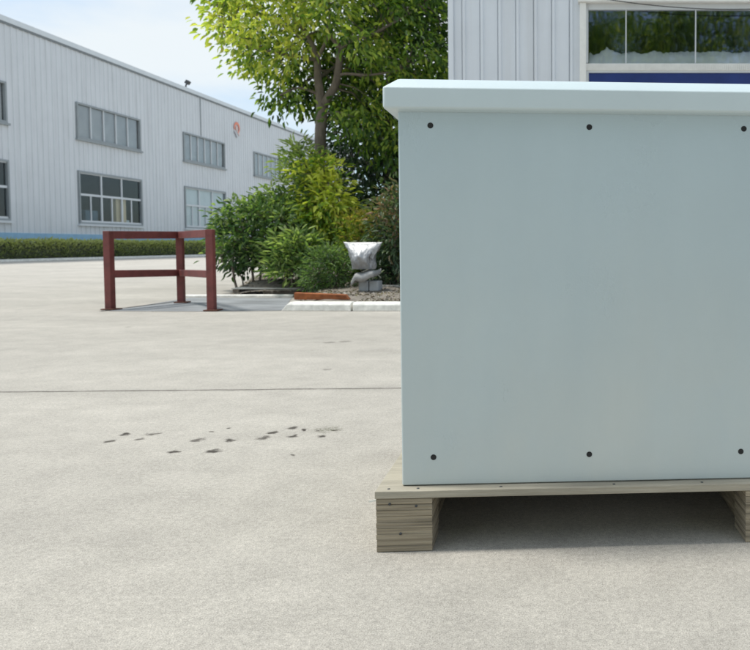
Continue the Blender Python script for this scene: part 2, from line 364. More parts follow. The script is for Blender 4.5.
    base = N('ShaderNodeMixRGB'); base.inputs['Color1'].default_value = (0.415, 0.388, 0.342, 1); base.inputs['Color2'].default_value = (0.49, 0.46, 0.41, 1); LK(far, base.inputs['Fac'])
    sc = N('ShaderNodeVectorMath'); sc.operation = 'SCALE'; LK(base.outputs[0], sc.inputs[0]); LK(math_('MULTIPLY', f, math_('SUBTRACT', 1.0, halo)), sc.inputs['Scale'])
    c1 = N('ShaderNodeMixRGB'); c1.inputs['Color2'].default_value = (0.045, 0.037, 0.029, 1); LK(mask, c1.inputs['Fac']); LK(sc.outputs[0], c1.inputs['Color1'])
    c2 = N('ShaderNodeMixRGB'); c2.inputs['Color2'].default_value = (0.10, 0.10, 0.06, 1); LK(moss, c2.inputs['Fac']); LK(c1.outputs[0], c2.inputs['Color1'])
    LK(c2.outputs[0], b.inputs['Base Color']); b.inputs['Roughness'].default_value = 0.85; b.inputs['Specular IOR Level'].default_value = 0.3
    bp = N('ShaderNodeBump'); bp.inputs['Strength'].default_value = 0.35; bp.inputs['Distance'].default_value = 0.004
    hh = math_('SUBTRACT', math_('ADD', noise(160, 4, 0.7), math_('MULTIPLY', noise(25, 4), 0.6)), math_('MULTIPLY', mask, 2.0))
    LK(hh, bp.inputs['Height']); LK(bp.outputs[0], b.inputs['Normal'])
    return m
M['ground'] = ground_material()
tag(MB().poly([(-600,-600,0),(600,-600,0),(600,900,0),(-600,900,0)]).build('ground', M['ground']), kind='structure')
# dropped grey ramp between frame and planting bed
r = [gnd(108, 311.2), gnd(200, 311.6), gnd(283, 310.8), gnd(292, 298.0), gnd(190, 298.0)]
tag(MB().poly([Vector((p.x, p.y, 0.004)) for p in r]).build('ramp', M['ramp']), kind='structure')
# dark joint along the far side of the ramp
a, b = gnd(100, 311.6), gnd(180, 301.5); dd = (b - a).normalized() ; nn = Vector((-dd.y, dd.x, 0)) * 0.02
tag(MB().poly([Vector((p.x, p.y, 0.008)) for p in (a - nn, b - nn, b + nn, a + nn)]).build('ramp_joint', mat('joint dirt', (0.06,0.055,0.05), 0.9, var=0.3)), kind='structure')

# ------------------------------------------------------------------ planting bed
BXL, BXR = -6.6, -1.6
def soil_z(x, y):
    n = mnoise.noise(Vector((x * 1.3, y * 1.3, 0))) * 0.035 + mnoise.noise(Vector((x * 5, y * 5, 3))) * 0.016
    ed = min(1.0, max(0.0, (y - 8.0) / 0.5))
    return 0.075 + 0.05 * ed + 0.05 * min(1, max(0, (y - 8.5) / 2)) + n
bl0, bl1 = gnd(288, 309), gnd(296, 298.3)
def bed_left(y):
    if y < bl1.y: return bl0.x + (bl1.x - bl0.x) * (y - bl0.y) / (bl1.y - bl0.y)
    return -5.25 - (y - 10.1) * 0.42 if y > 10.1 else -4.1
def bed_inside(x, y):
    if y < 8.12 or y > 16.5 or x > -1.0: return False
    return x > bed_left(y)
def bed_z(x, y):
    e = min(1.0, max(0.0, (x - bed_left(y)) / 0.45)); e = e * e * (3 - 2 * e)
    if y > 10.1: e *= 0.35 + 0.65 * min(1, (y - 10.1) / 0.5) if x < -4.1 else 1
    return 0.006 + (soil_z(x, y) - 0.006) * e
mb = MB(); nx, ny = 130, 150; idx = {}
xs = np.linspace(-8.2, -1.0, nx); ys = np.linspace(8.12, 16.5, ny)
for i, x in enumerate(xs):
    for j, y in enumerate(ys):
        if bed_inside(x, y):
            idx[i, j] = len(mb.v); mb.v.append((x, y, bed_z(x, y)))
for i in range(nx - 1):
    for j in range(ny - 1):
        q = [(i, j), (i+1, j), (i+1, j+1), (i, j+1)]
        if all(k in idx for k in q): mb.f.append(tuple(idx[k] for k in q)); mb.sm.append(True)
tag(mb.build('planting_soil', M['soil']), kind='structure')
# litter of dry leaves and chips on the soil
P = []; C = []
lp = [(0.30,0.25,0.18),(0.20,0.15,0.11),(0.44,0.40,0.34),(0.12,0.10,0.075),(0.38,0.36,0.33)]
while len(P) < 3800:
    x, y = random.uniform(-7.5, -1.8), 8.15 + 5.2 * random.random() ** 1.6
    if bed_inside(x - .1, y) and not (y < 8.55 and -3.6 < x < -2.7):
        P.append((x, y, bed_z(x, y) + random.uniform(0.0, 0.008))); C.append(np.array(random.choice(lp)) * random.uniform(0.6, 1.3))
n = len(P); D = np.column_stack([rng.normal(0, 1, n), rng.normal(0, 1, n), rng.normal(0.05, 0.15, n)])
tag(leaves('leaf_litter', P, D, rng.uniform(0.015, 0.05, n), rng.uniform(0.012, 0.03, n), np.array(C), M['litter']), 'brown dry leaves and chips littering the soil of the planting bed', 'leaf litter', kind='stuff')

# kerbs (pieces can be counted)
def kerb(name, p0, p1, wdt, h, m, label, slope0=0.0, grp=None):
    p0, p1 = Vector(p0), Vector(p1); L = (p1 - p0).length; ang = math.atan2(p1.y - p0.y, p1.x - p0.x)
    mb = MB(); s = slope0
    prof = [(0, 0), (0, h * 0.72), (h * 0.28, h), (wdt, h), (wdt, 0)]
    vs = [(0 + (s * (z / h)), y, z) for y, z in prof] + [(L, y, z) for y, z in prof]
    k = len(prof)
    mb.add(vs, [tuple(range(k)), tuple(range(2*k-1, k-1, -1))] + [(i, (i+1) % k, (i+1) % k + k, i + k) for i in range(k)])
    o = mb.build(name, m, None, bevel=0.008); o.location = p0; o.rotation_euler = (0, 0, ang)
    return tag(o, label, 'kerb', grp)
g1, g2, g3 = gnd(281, 311), gnd(350.5, 311.3), gnd(352.5, 311.3)
kerb('kerb_stone', g1, g2, 0.14, 0.10, M['kerbwhite'], 'white painted kerb stone with sloped end in front of the rusty bar', 0.09)
g4 = Vector((-1.1, g3.y, 0))
kerb('kerb_stone', g3, g4, 0.14, 0.10, M['kerbwhite'], 'long white kerb stone running behind the grey cabinet, right of the gap')
ga, gb = gnd(183, 297.6), gnd(293, 297.2)
kerb('kerb_stone', ga, gb, 0.12, 0.035, M['kerbwhite'], 'low pale kerb edge along the top of the grey ramp below the shrubs')
# rear concrete edging strips
e0, e1 = at(262, 289.5, 10.9), at(352, 288, 10.9)
tag(MB().box(e0.x, e1.x, 10.85, 10.97, 0.05, 0.185).build('edging_strip', M['kerbgrey'], None, 0.01), 'thin pale concrete edging strip across the planting bed under the shrubs', 'edging')
e0, e1 = at(379, 287, 9.6), at(404, 288, 9.6)
tag(MB().box(e0.x, e1.x, 9.55, 9.7, 0.05, 0.19).build('edging_strip', M['kerbgrey'], None, 0.01), 'short pale edging strip right of the grey block with silver hood', 'edging')
# slab over dark gap
p0, p1 = at(243, 293, 10.35), at(266, 293, 10.35)
t = thing('drain_slab', 'small concrete slab propped over a dark gap in the bed', 'slab', (0, 0, 0))
MB().box(p0.x - .10, p1.x + .55, 10.2, 10.62, 0.094, 0.112).build('slab', M['kerbgrey'], t, 0.006)
MB().box(p0.x, p1.x, 10.26, 10.6, 0.004, 0.0935).build('gap', M['black'], t)  # solid black box in place of the shade under the slab
MB().box(p0.x - .10, p0.x - 0.003, 10.24, 10.6, 0.0, 0.0935).build('support', M['soil'], t, 0.006)
MB().box(p1.x + 0.003, p1.x + .5, 10.24, 10.6, 0.0, 0.0935).build('support', M['soil'], t, 0.006)
# rusty bar
q0, q1 = at(294, 302, 8.28), at(349, 301, 8.30)
mb = MB(); L = q1.x - q0.x
mb.add([(0,0,0),(L,0.02,0),(L,0.10,0),(0,0.09,0),(0.0,0,0.082),(L-0.05,0.02,0.058),(L-0.05,0.10,0.06),(0,0.09,0.085)], [(0,3,2,1),(4,5,6,7),(0,1,5,4),(1,2,6,5),(2,3,7,6),(3,0,4,7)])
rb = mb.build('rusty_bar', M['rust'], None, 0.006); rb.location = (q0.x, 8.28, 0.092)
tag(rb, 'orange rusty steel bar lying on the soil behind the white kerb', 'steel bar')

# ------------------------------------------------------------------ red guard frame
A, B, Cc = gnd(110.5, 310), gnd(181.5, 303), gnd(212, 311)
fr = thing('guard_frame', 'dark red steel guard frame of three posts and two rails on the yard', 'guard frame', (0, 0, 0))
def post(px0, px1, g, ztop, tw):
    mb = MB(); wd = 0.078
    mtx = Matrix.Translation(g) @ Matrix.Rotation(tw, 4, 'Z')
    mb.box(-wd/2, wd/2, -wd/2, wd/2, 0.012, ztop, mtx); return mb.build('post', M['red'], fr, 0.006), wd
ztA, ztB, ztC = at(110, 231, A.y).z, at(181, 231.6, B.y).z, at(212, 229.5, Cc.y).z
_, wA = post(105, 116, A, ztA, R(-4)); _, wB = post(176.5, 186, B, ztB - .002, R(10)); _, wC = post(207.5, 217, Cc, ztC, R(3))
def rail(p, q, z0, z1, h, wd=0.072):
    a = Vector((p.x, p.y, z0)); b = Vector((q.x, q.y, z1)); d = (b - a).normalized()
    MB().beam(a + d * 0.034, b - d * 0.034, wd, h).build('rail', M['red'], fr, 0.005)
rail(A, B, ztA - .045, ztB - .044, .09); rail(Cc, B, ztC - .045, ztB - .0445, .088)
zmA, zmB, zmC = at(110, 274.0, A.y).z, at(181, 272.8, B.y).z, at(212, 274.2, Cc.y).z
rail(A, B, zmA, zmB, .086); rail(Cc, B, zmC, zmB - .001, .080)
for g, tw in ((A, -4), (B, 10), (Cc, 3)):
    MB().box(-.075, .075, -.075, .075, 0.0, 0.012, Matrix.Translation((g.x + .012, g.y, 0.006)) @ Matrix.Rotation(R(tw), 4, 'Z')).build('base_plate', M['rustplate'], fr, 0.002)

# ------------------------------------------------------------------ cabinet on its pallet
ZP = 0.15
c0 = gnd(402, 486, ZP)                              # front lower left corner
BW, BH, BD = 0.925, 0.918, 0.80
cb = thing('battery_cabinet', 'pale grey blue steel cabinet with chamfered lid standing on a pallet', 'cabinet', c0, R(3.6))
def rring(o, z, r):      # rounded rectangle ring outset by o
    x0, x1, y0, y1 = -o, BW + o, -o, BD + o; pts = []
    for (cx, cy, a0) in ((x0 + r, y0 + r, 180), (x1 - r, y0 + r, 270), (x1 - r, y1 - r, 0), (x0 + r, y1 - r, 90)):
        for k in range(5):
            a = R(a0 + k * 22.5); pts.append((cx + r * math.cos(a), cy + r * math.sin(a), z))
    return pts
def loft(rings, caps=(True, True)):
    mb = MB(); n = len(rings[0]); vs = [p for rg in rings for p in rg]
    fs = [(i*n+j, i*n+(j+1) % n, (i+1)*n+(j+1) % n, (i+1)*n+j) for i in range(len(rings)-1) for j in range(n)]
    if caps[0]: fs.append(tuple(range(n))[::-1])
    if caps[1]: fs.append(tuple(range((len(rings)-1)*n, len(rings)*n)))
    mb.add(vs, fs, False); return mb
body = loft([rring(-.002, 0.001, .004), rring(0, .004, .005), rring(0, BH - .003, .005), rring(-.003, BH, .004)]).build('body', M['cab'], cb)
zb = BH
lid = loft([rring(.004, zb - .009, .005), rring(.021, zb - .0075, .006), rring(.0275, zb - .005, .008), rring(.030, zb - .001, .009), rring(.030, zb + .0400, .009),
            rring(.0290, zb + .0440, .009), rring(.0015, zb + .0672, .006), rring(-.002, zb + .0688, .006), rring(-.30, zb + .076, .02)]).build('lid', M['lid'], cb)
for o in (lid, body):
    for p in o.data.polygons: p.use_smooth = True
    for e in o.data.edges: pass
    md = o.modifiers.new('wn', 'WEIGHTED_NORMAL'); md.keep_sharp = True
def hole(x, z):
    mb = MB(); n = 20
    vs = [(x + .0072 * math.cos(2*math.pi*k/n), .0004, z + .0072 * math.sin(2*math.pi*k/n)) for k in range(n)] + \
         [(x + .0068 * math.cos(2*math.pi*k/n), -.0009, z + .0068 * math.sin(2*math.pi*k/n)) for k in range(n)] + \
         [(x + .0050 * math.cos(2*math.pi*k/n), .0002 - .0006, z + .0050 * math.sin(2*math.pi*k/n)) for k in range(n)]
    fs = [(i, (i+1) % n, n + (i+1) % n, n + i) for i in range(n)] + [(n + i, n + (i+1) % n, 2*n + (i+1) % n, 2*n + i) for i in range(n)] + [tuple(range(2*n, 3*n))]
    mb.add(vs, fs); mb.build('bolt_hole', M['black'], cb)
for hx in (.077, .460, .843):
    for hz in (.070, .877): hole(hx, hz)

pt = thing('wooden_pallet', 'low wooden pallet with plywood deck and beam ends under the cabinet', 'pallet', (c0.x, c0.y, 0), R(3.6))
PX0, PX1, PY0, PY1 = -.058, BW + .058, -.035, BD + .09
MB().box(PX0, PX1, PY0, PY1, ZP - .0185, ZP - .0005).build('deck_board', M['ply'], pt, 0.0015)
def layered(x0, x1, y0, y1, z0, z1):
    mb = MB(); nl = 9; rg = []
    for k in range(nl):
        a, c = z0 + (z1 - z0) * k / nl, z0 + (z1 - z0) * (k + 1) / nl; j = random.uniform(0, .0014)
        for z, o in ((a, .0022), (a + .0010, j), (c - .0012, j), (c, .0022)): rg.append((z, o))
    for z, o in rg: mb.v += [(x0 + o, y0 + o, z), (x1 - o, y0 + o, z), (x1 - o, y1 - o, z), (x0 + o, y1 - o, z)]
    n = len(rg)
    mb.f = [(k*4+i, k*4+(i+1) % 4, (k+1)*4+(i+1) % 4, (k+1)*4+i) for k in range(n - 1) for i in range(4)] + [(3, 2, 1, 0), (n*4-4, n*4-3, n*4-2, n*4-1)]
    mb.sm = [False] * len(mb.f); return mb
M['layers'] = mat('stacked plywood edges', (0.315, 0.265, 0.19), 0.85, var=0.6, vscale=9, bump=0.6, bscale=24, stretch=(0.22, 0.22, 11))
for sx in (0, 1):
    xa = PX0 + .002 if sx == 0 else PX1 - .136
    mb = MB()
    layered(xa, xa + .134, PY0 + .002, PY0 + .105, 0.001, ZP - .0193).build('block', M['layers'], pt)
    xr = xa + .0 if sx == 0 else xa + .018
    MB().box(xr, xr + .116, PY0 + .107, PY1 - .107, 0.001, ZP - .0195).build('runner', M['beam'], pt, 0.003)
    mb = MB(); mb.box(xa, xa + .134, PY1 - .105, PY1 - .002, 0.001, ZP - .0193); mb.build('block', M['beam'], pt, 0.003)
MB().box(.36, .50, PY1 - .105, PY1 - .002, 0.001, ZP - .0193).build('block', M['beam'], pt, 0.003)
MB().box(PX0 + .137, .355, PY1 - .03, PY1 - .012, 0.001, ZP - .0193).build('added_rear_board', M['beam'], pt, 0.002)  # unseen boards added to keep light out of the pallet opening
MB().box(.505, PX1 - .137, PY1 - .03, PY1 - .012, 0.001, ZP - .0193).build('added_rear_board', M['beam'], pt, 0.002)
for nx0, nz0 in ((PX0 + .035, .118), (PX0 + .098, .112), (PX0 + .060, .045), (PX1 - .045, .115), (PX1 - .10, .112)):
    MB().tube([(nx0, PY0 + .0045, nz0), (nx0, PY0 + .0008, nz0)], .0032, 10).build('nail', M['lamp'], pt)
for nx0 in (PX0 + .03, PX0 + .10, PX0 + .30, .52, .74, PX1 - .05):
    MB().tube([(nx0, PY0 + .017, ZP - .001), (nx0, PY0 + .017, ZP + .0004)], .0035, 10).build('nail', M['lamp'], pt)
MB().beam((PX0 - .024, PY0 + .05, ZP - .042), (PX0 + .003, PY0 + .03, ZP - .030), .006, .004).build('splinter', M['splinter'], pt)

# ------------------------------------------------------------------ long factory building on the left
WX = -27.8; EAVE = 11.35; Y0, Y1 = 26.0, 84.0
fb = thing('factory_building', 'long two storey factory hall with pale ribbed metal cladding and two rows of windows', 'building', (WX, 0, 0))
wins = [(28.5, 33.7), (38.3, 43.7), (48.35, 53.8), (58.5, 63.6), (68.2, 73.5)]
UP, LOW = (6.55, 8.50), (1.90, 4.80)
def clad(mb, y0, y1, z0, z1, pitch=0.36):
    """trapezoid ribbed sheet facing +x, local x=0"""
    prof = [(y0, 0)]; k = math.ceil(y0 / pitch)
    while k * pitch < y1 - 0.07:
        y = k * pitch
        if y > y0 + 0.07: prof += [(y - .066, 0), (y - .045, .032), (y + .045, .032), (y + .066, 0)]
        k += 1
    prof.append((y1, 0)); n = len(prof)
    vs = [(x, y, z0) for y, x in prof] + [(x, y, z1) for y, x in prof]
    mb.add(vs, [(i, i+1, n+i+1, n+i) for i in range(n-1)])
mb = MB()
for z0, z1, cut in ((1.33, LOW[0], False), (LOW[0], LOW[1], True), (LOW[1], UP[0], False), (UP[0], UP[1], True), (UP[1], EAVE, False)):
    if not cut: clad(mb, Y0, Y1, z0, z1)
    else:
        e = [Y0] + [v for p in wins for v in p] + [Y1]
        for i in range(0, len(e), 2): clad(mb, e[i], e[i+1], z0, z1)
mb.build('wall', M['cladding'], fb)
mb = MB(); mb.box(-30, -5, Y1 - .02, Y1, 0, EAVE); mb.box(-5, -.02, Y1 - .02, Y1, 0, EAVE); mb.build('end_wall', M['cladding'], fb)
MB().box(-30, -.02, Y0, Y0 + .02, 0, EAVE).build('end_wall', M['cladding'], fb)
MB().box(-.05, .075, Y0, Y1, 0, 1.33).build('plinth', M['plinth'], fb)
MB().box(-.2, .10, Y0 - .1, Y1 + .1, EAVE + .003, EAVE + .26).build('coping', M['flash'], fb)
MB().box(-.1, .075, Y0 - .1, Y1 + .1, EAVE - .10, EAVE).build('eave_line', M['gutter'], fb)
mb = MB(); mb.add([(-.2, Y0, EAVE + .2), (-.2, Y1, EAVE + .2), (-15, Y1, EAVE + 1.2), (-15, Y0, EAVE + 1.2), (-30, Y0, EAVE + .2), (-30, Y1, EAVE + .2)], [(0,1,2,3),(3,2,5,4)]); mb.build('roof', M['roof'], fb)
MB().box(-4.0, -3.9, Y0 + .1, Y1 - .1, 0, EAVE - .1).build('inner_wall', M['dark'], fb)
MB().box(-3.9, -.12, Y0 + .1, Y1 - .1, 5.3, 5.5).build('inner_floor', M['dark'], fb)
for yy in (45.0, 50.6): MB().box(.004, .042, yy, yy + .05, UP[1] + .08 if yy > 46 else 1.34, EAVE - .101).build('seam', M['flash'] if yy < 46 else M['winsurround'], fb)
def window(y0, y1, z0, z1, kind):
    o = MB()
    o.box(-.06, .10, y0, y1, z1 - .10, z1); o.box(-.06, .10, y0, y1, z0, z0 + .10)
    o.box(-.06, .10, y0, y0 + .09, z0 + .10, z1 - .10); o.box(-.06, .10, y1 - .09, y1, z0 + .10, z1 - .10)
    win = o.build('window', M['winsurround'], fb)
    a, b, c, d = y0 + .09, y1 - .09, z0 + .10, z1 - .10
    f = MB(); fw = .07
    if kind == 'up':
        n = 6 if y0 > 47 else 5
        for i in range(1, n):
            y = a + (b - a) * i / n; MB().box(-.03, .04, y - fw/2, y + fw/2, c, d).build('mullion', M['winframe'], win)
    else:
        zm = c + (d - c) * .56
        f.box(-.03, .045, a, b, zm - .06, zm + .06); n = 3
        f.box(-.03, .045, a, b, c, c + .10); f.box(-.03, .045, a, b, d - .05, d)
        for i in range(1, n):
            y = a + (b - a) * i / n; f.box(-.03, .042, y - .06, y + .06, c + .1, zm - .06); f.box(-.03, .042, y - .05, y + .05, zm + .06, d - .05)
        for i in range(n):
            y = a + (b - a) * (i + .5) / n; f.box(-.025, .03, y - .04, y + .04, c + .1, zm - .06)
    if f.v: f.build('frame', M['winframe'], win)
    MB().box(-.012, -.006, a, b, c, d).build('pane', M['glass_up'] if kind == 'up' else M['glass_low'], win)
    MB().box(-.02, .16, y0 - .1, y1 + .1, z0 - .11, z0 - .003).build('sill', M['winframe'] if kind != 'up' else M['winsurround'], win)
    if kind == 'up': MB().box(-.10, -.085, a, b, c, d).build('blind', M['blind'], win)  # grey sheet added behind the glass; its tone stands in for reflected sky
    if kind == 'lowb': MB().box(-.10, -.085, a, b, c, d).build('blind', M['blindw'], win)
for i, (a, b) in enumerate(wins):
    window(a, b, *UP, 'up'); window(a, b, *LOW, 'low' if i < 2 else 'lowb')
# things stored inside the near lower window
def stored(name, y0, y1, z0, z1, x, m, label, cat):
    o = MB().box(-.35, 0, 0, y1 - y0, 0, z1 - z0).build(name, m, None, .02); o.location = (WX + x, y0, z0); tag(o, label, cat)
stored('storage_table', 38.2, 43.2, 0.0, 1.95, -.35, M['dark'], 'dark workbench top inside the lower left factory window', 'workbench')
stored('board', 41.55, 42.45, 1.951, 3.5, -.12, M['beige'], 'upright beige board inside the lower left factory window', 'board')
stored('storage_box', 39.4, 40.4, 1.951, 2.7, -.4, M['bluecrate'], 'dark blue grey box inside the lower left factory window', 'box')
stored('white_carton', 42.75, 43.15, 1.951, 2.25, -.4, M['cloth'], 'small white carton beside the beige board in factory window', 'carton')
# floodlight on the eave
fl = thing('flood_light', 'small dark floodlight sticking up from the factory roof edge', 'floodlight', (WX + .02, 48.85, EAVE + .26))
MB().tube([(0, 0, 0), (.02, .0, .16), (.06, .05, .24)], .05, 8).build('bracket', M['lamp'], fl)
MB().box(-.11, .11, -.17, .17, -.13, .13, Matrix.Translation((.1, .08, .36)) @ Matrix.Rotation(R(35), 4, 'Y')).build('lamp_head', M['lamp'], fl, .02)
# emblem
ys = 55.75; zs = at(239.5, 128.5, ys).z
em = thing('wall_emblem', 'small orange red curved emblem mounted high on the factory wall', 'emblem', (WX + .066, ys, zs))
mb = MB(); n = 26; ri, ro = .29, .48; a0, a1 = R(-70), R(205)
vs = []
for i in range(n + 1):
    a = a0 + (a1 - a0) * i / n; q = .92 + .12 * math.sin(a)
    for rr in (ri, ro * q): vs += [(0, rr * math.cos(a), rr * math.sin(a)), (.012, rr * math.cos(a), rr * math.sin(a))]
fs = []
for i in range(n):
    k = i * 4; fs += [(k+1, k+3, k+7, k+5), (k, k+4, k+6, k+2), (k+2, k+6, k+7, k+3), (k, k+1, k+5, k+4)]
mb.add(vs, fs); mb.build('ring', M['signred'], em)
MB().box(-.008, .006, -.12, .12, -.15, .15).build('centre', M['signpink'], em)
MB().beam((.004, -.02, -.14), (.004, .38, -.5), .10, .012, Vector((1, 0, 0))).build('pale_leg', M['signpink'], em)
MB().beam((.006, -.42, -.30), (.006, -.04, -.72), .13, .012, Vector((1, 0, 0))).build('dark_tail', M['signgrey'], em)

# hedge along the factory
hd = thing('hedge', 'long low clipped green hedge along the foot of the factory wall', 'hedge', (0, 0, 0))
HX = WX + 1.5
mb = MB(); ny = 240; prof = [(-.42, .0), (-.45, .5), (-.36, .84), (0, .89), (.36, .84), (.45, .5), (.42, .0)]
for i in range(ny + 1):
    y = 27 + 53 * i / ny
    for (x, z) in prof:
        k = 1 + .10 * mnoise.noise(Vector((x * 2, y * 2.5, z * 2))); mb.v.append((HX + x * k, y, z * k))
k = len(prof)
for i in range(ny):
    for j in range(k - 1): mb.f.append((i*k+j, i*k+j+1, (i+1)*k+j+1, (i+1)*k+j)); mb.sm.append(True)
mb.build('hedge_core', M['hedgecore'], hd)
n = 15000
y = rng.uniform(27, 80, n); u = rng.uniform(0, 1, n) ** 0.8
onside = rng.uniform(0, 1, n) < .68
x = np.where(onside, HX + .43 + rng.normal(0, .05, n), HX + rng.uniform(-.4, .45, n)); z = np.where(onside, .06 + .84 * u, .90 + rng.normal(0, .035, n))
P = np.column_stack([x, y, z]); D = np.column_stack([rng.normal(.35, .5, n), rng.normal(0, .5, n), rng.normal(.8, .4, n)])
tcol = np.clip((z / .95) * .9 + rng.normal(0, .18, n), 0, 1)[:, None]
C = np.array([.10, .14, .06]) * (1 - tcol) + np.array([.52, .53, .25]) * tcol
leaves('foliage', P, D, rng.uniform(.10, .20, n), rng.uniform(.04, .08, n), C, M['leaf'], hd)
tag(MB().box(HX + .62, HX + .80, 27, 80, 0.0, .11).build('factory_kerb', M['kerbwhite'], None, .01), 'pale straight kerb edging the ground in front of the factory hedge', 'kerb')

# ------------------------------------------------------------------ building on the right with window
RD = 10.0
rx0 = at(450.5, 60, RD).x
wl = thing('workshop_building', 'pale ribbed metal building behind the cabinet with one large window', 'building', (0, RD, 0))
wx0, wx1 = at(583, 30, RD).x, 2.6
hz0, hz1 = 1.0, at(590, 4.5, RD).z
TOP = 6.4
def cladx(mb, x0, x1, z0, z1, pitch=.252, off=None):
    prof = [(x0, 0)]; o = at(463, 60, RD).x if off is None else off
    k = math.floor((x0 - o) / pitch)
    while o + k * pitch < x1 - .05:
        x = o + k * pitch
        if x > x0 + .05: prof += [(x - .016, 0), (x - .013, .022), (x - .004, .022), (x - .001, -.028), (x + .034, -.028), (x + .044, 0)]
        k += 1
    prof.append((x1, 0)); n = len(prof)
    mb.add([(x, y, z0) for x, y in prof] + [(x, y, z1) for x, y in prof], [(i, i+1, n+i+1, n+i) for i in range(n-1)])
mb = MB(); cladx(mb, rx0, wx0, .3, TOP); cladx(mb, wx1, 7, .3, TOP); cladx(mb, wx0, wx1, hz1, TOP); cladx(mb, wx0, wx1, .3, hz0)
mb.box(rx0 + .002, rx0 + .03, .003, 9, 0.3, TOP); mb.build('wall', M['cladding2'], wl)
MB().box(rx0 - .02, 7, -.06, 9, 0, .298).build('plinth', M['kerbgrey'], wl)
MB().box(rx0 - .15, 7, -.2, 9, TOP + .002, TOP + .2).build('roof', M['roof'], wl)
MB().box(rx0 - .022, rx0 + .05, -.045, -.006, .3, TOP - .001).build('corner_trim', M['cladding2'], wl, .003)
# window
yf, yb = -.085, .06
o = MB(); fw = .075
o.box(wx0 - .045, wx0 + fw - .03, yf, yb, hz0, hz1 - .001); o.box(wx1 - .05, wx1 + .05, yf, yb, hz0, hz1 - .001)
o.box(wx0 - .07, wx1 + .07, yf - .03, yb, hz1, hz1 + .10)
win = o.build('window', M['white'], wl, .004)
gl0, gl1 = wx0 + fw - .03, wx1 - .05
zg1, zg0 = at(600, 10.5, RD).z, at(600, 63.5, RD).z
zs1, zs0 = zg0 - .012, at(600, 71.5, RD).z
zbp = at(600, 73.5, RD).z
f = MB(); f.box(gl0, gl0 + .03, -.03, .03, zg0, hz1 - .002); f.box(gl0 + .031, gl1, -.03, .03, zg1, hz1 - .002)
for k in range(1, 4):
    xm = at(626, 30, RD).x + (k - 1) * .98
    if xm < gl1 - .1: f.box(xm - .009, xm + .007, -.022, -.002, zg0, zg1 - .001)
f.build('frame', M['winframe'], win, .002)
MB().box(gl0 + .031, gl1, .0, .005, zg0, zg1 - .001).build('pane', M['glass_r'], win)
mb = MB(); mb.box(gl0 - .02, gl1, -.04, .03, zs0, zs1)
x = gl0
while x < gl1: mb.box(x, x + .012, -.052, -.0405, zs0 + .006, zs1 - .006); x += .03
mb.build('vent_strip', M['white'], win)
MB().box(gl0, gl0 + .035, -.035, .03, hz0, zs0 - .002).build('jamb', M['winframe'], win)
MB().box(gl0 + .036, gl1, -.02, .02, hz0, zbp).build('blue_panel', M['bluepanel'], win)
MB().box(gl0 + .036, gl1, -.035, .02, zbp + .001, zs0 - .001).build('crossbar', M['winframe'], win)
mb = MB(); mb.box(-.5, 3, 2.5, 2.55, 0, TOP - .1); mb.box(-.5, 3, .09, 2.5, 4.9, 4.95); mb.box(-.55, -.5, .09, 2.5, 0, 4.9); mb.box(3, 3.05, .09, 2.5, 0, 4.9); mb.box(-.5, 3, .09, 2.5, 3.0, 3.2)
mb.build('room', M['dark'], wl)
# white cloth heaped inside on the sill
mb = MB(); nx_, ny_ = 200, 16
for i in range(nx_ + 1):
    xx = gl0 + .04 + (gl1 - gl0 - .1) * i / nx_
    for j in range(ny_ + 1):
        s = j / ny_; env = math.sin(math.pi * min(1, s * 1.0))
        hgt = (.20 + .08 * math.exp(-((xx - .26) / .08) ** 2) + .025 * mnoise.noise(Vector((xx * 2.2, 0, 1))) + .03 * mnoise.noise(Vector((xx * 7, s * 3, 2))) + .035 * abs(mnoise.noise(Vector((xx * 13, s * 7, 5)))) + .02 * abs(mnoise.noise(Vector((xx * 27 + s * 9, s * 14, 8))))) * (math.sin(math.pi * s) ** .5 if 0 < s < 1 else 0)
        mb.v.append((xx, .03 + .35 * s, zg0 - .06 + .05 + hgt + (0 if xx > .25 else -.02)))
for i in range(nx_):
    for j in range(ny_): mb.f.append((i*(ny_+1)+j, (i+1)*(ny_+1)+j, (i+1)*(ny_+1)+j+1, i*(ny_+1)+j+1)); mb.sm.append(True)
cl = mb.build('white_cloth', M['cloth']); cl.location = (0, RD, 0)
tag(cl, 'crumpled white cloth heaped behind the glass of the right window', 'cloth')
tag(MB().box(gl0, gl1, RD + .10, RD + .5, 3.2, zg0 - .02).build('shelf', M['dark']), 'dark shelf inside the right window carrying the white cloth', 'shelf')
# loose cable above the window
pts = [at(596 + (i / 20) * 300, 9.5 - 12 * ((i / 20 - .45) / .45) ** 2, RD - .14) for i in range(21)]
tag(MB().tube(pts, .006, 6).build('cable', M['black']), 'thin dark cable sagging across the top of the right window', 'cable')

# ------------------------------------------------------------------ trees
def tubes_from_px(mb, chain, n=10):
    pts = [at(x, y, d) for x, y, d, r in chain]; rad = [r for *_, r in chain]
    P, Rr = [], []
    for i in range(len(pts) - 1):          # Catmull-Rom
        p0, p1, p2, p3 = pts[max(0, i-1)], pts[i], pts[i+1], pts[min(len(pts)-1, i+2)]
        for k in range(5):
            t = k / 5; P.append(.5 * ((2*p1) + (p2-p0)*t + (2*p0-5*p1+4*p2-p3)*t*t + (3*p1-p0-3*p2+p3)*t**3)); Rr.append(rad[i] * (1-t) + rad[i+1] * t)
    P.append(pts[-1]); Rr.append(rad[-1])
    P = [p + Vector((mnoise.noise(p * 3) * .02, mnoise.noise(p * 3 + Vector((9, 0, 0))) * .02, 0)) for p in P]
    mb.tube(P, Rr, n); return P
TD = 12.0
root_pt = at(317, 284, TD); root_pt.z = .12
tr = thing('broadleaf_tree', 'large leafy broadleaf tree with forked trunk rising from the planting bed', 'tree', root_pt)
limbs = MB(); skel = []
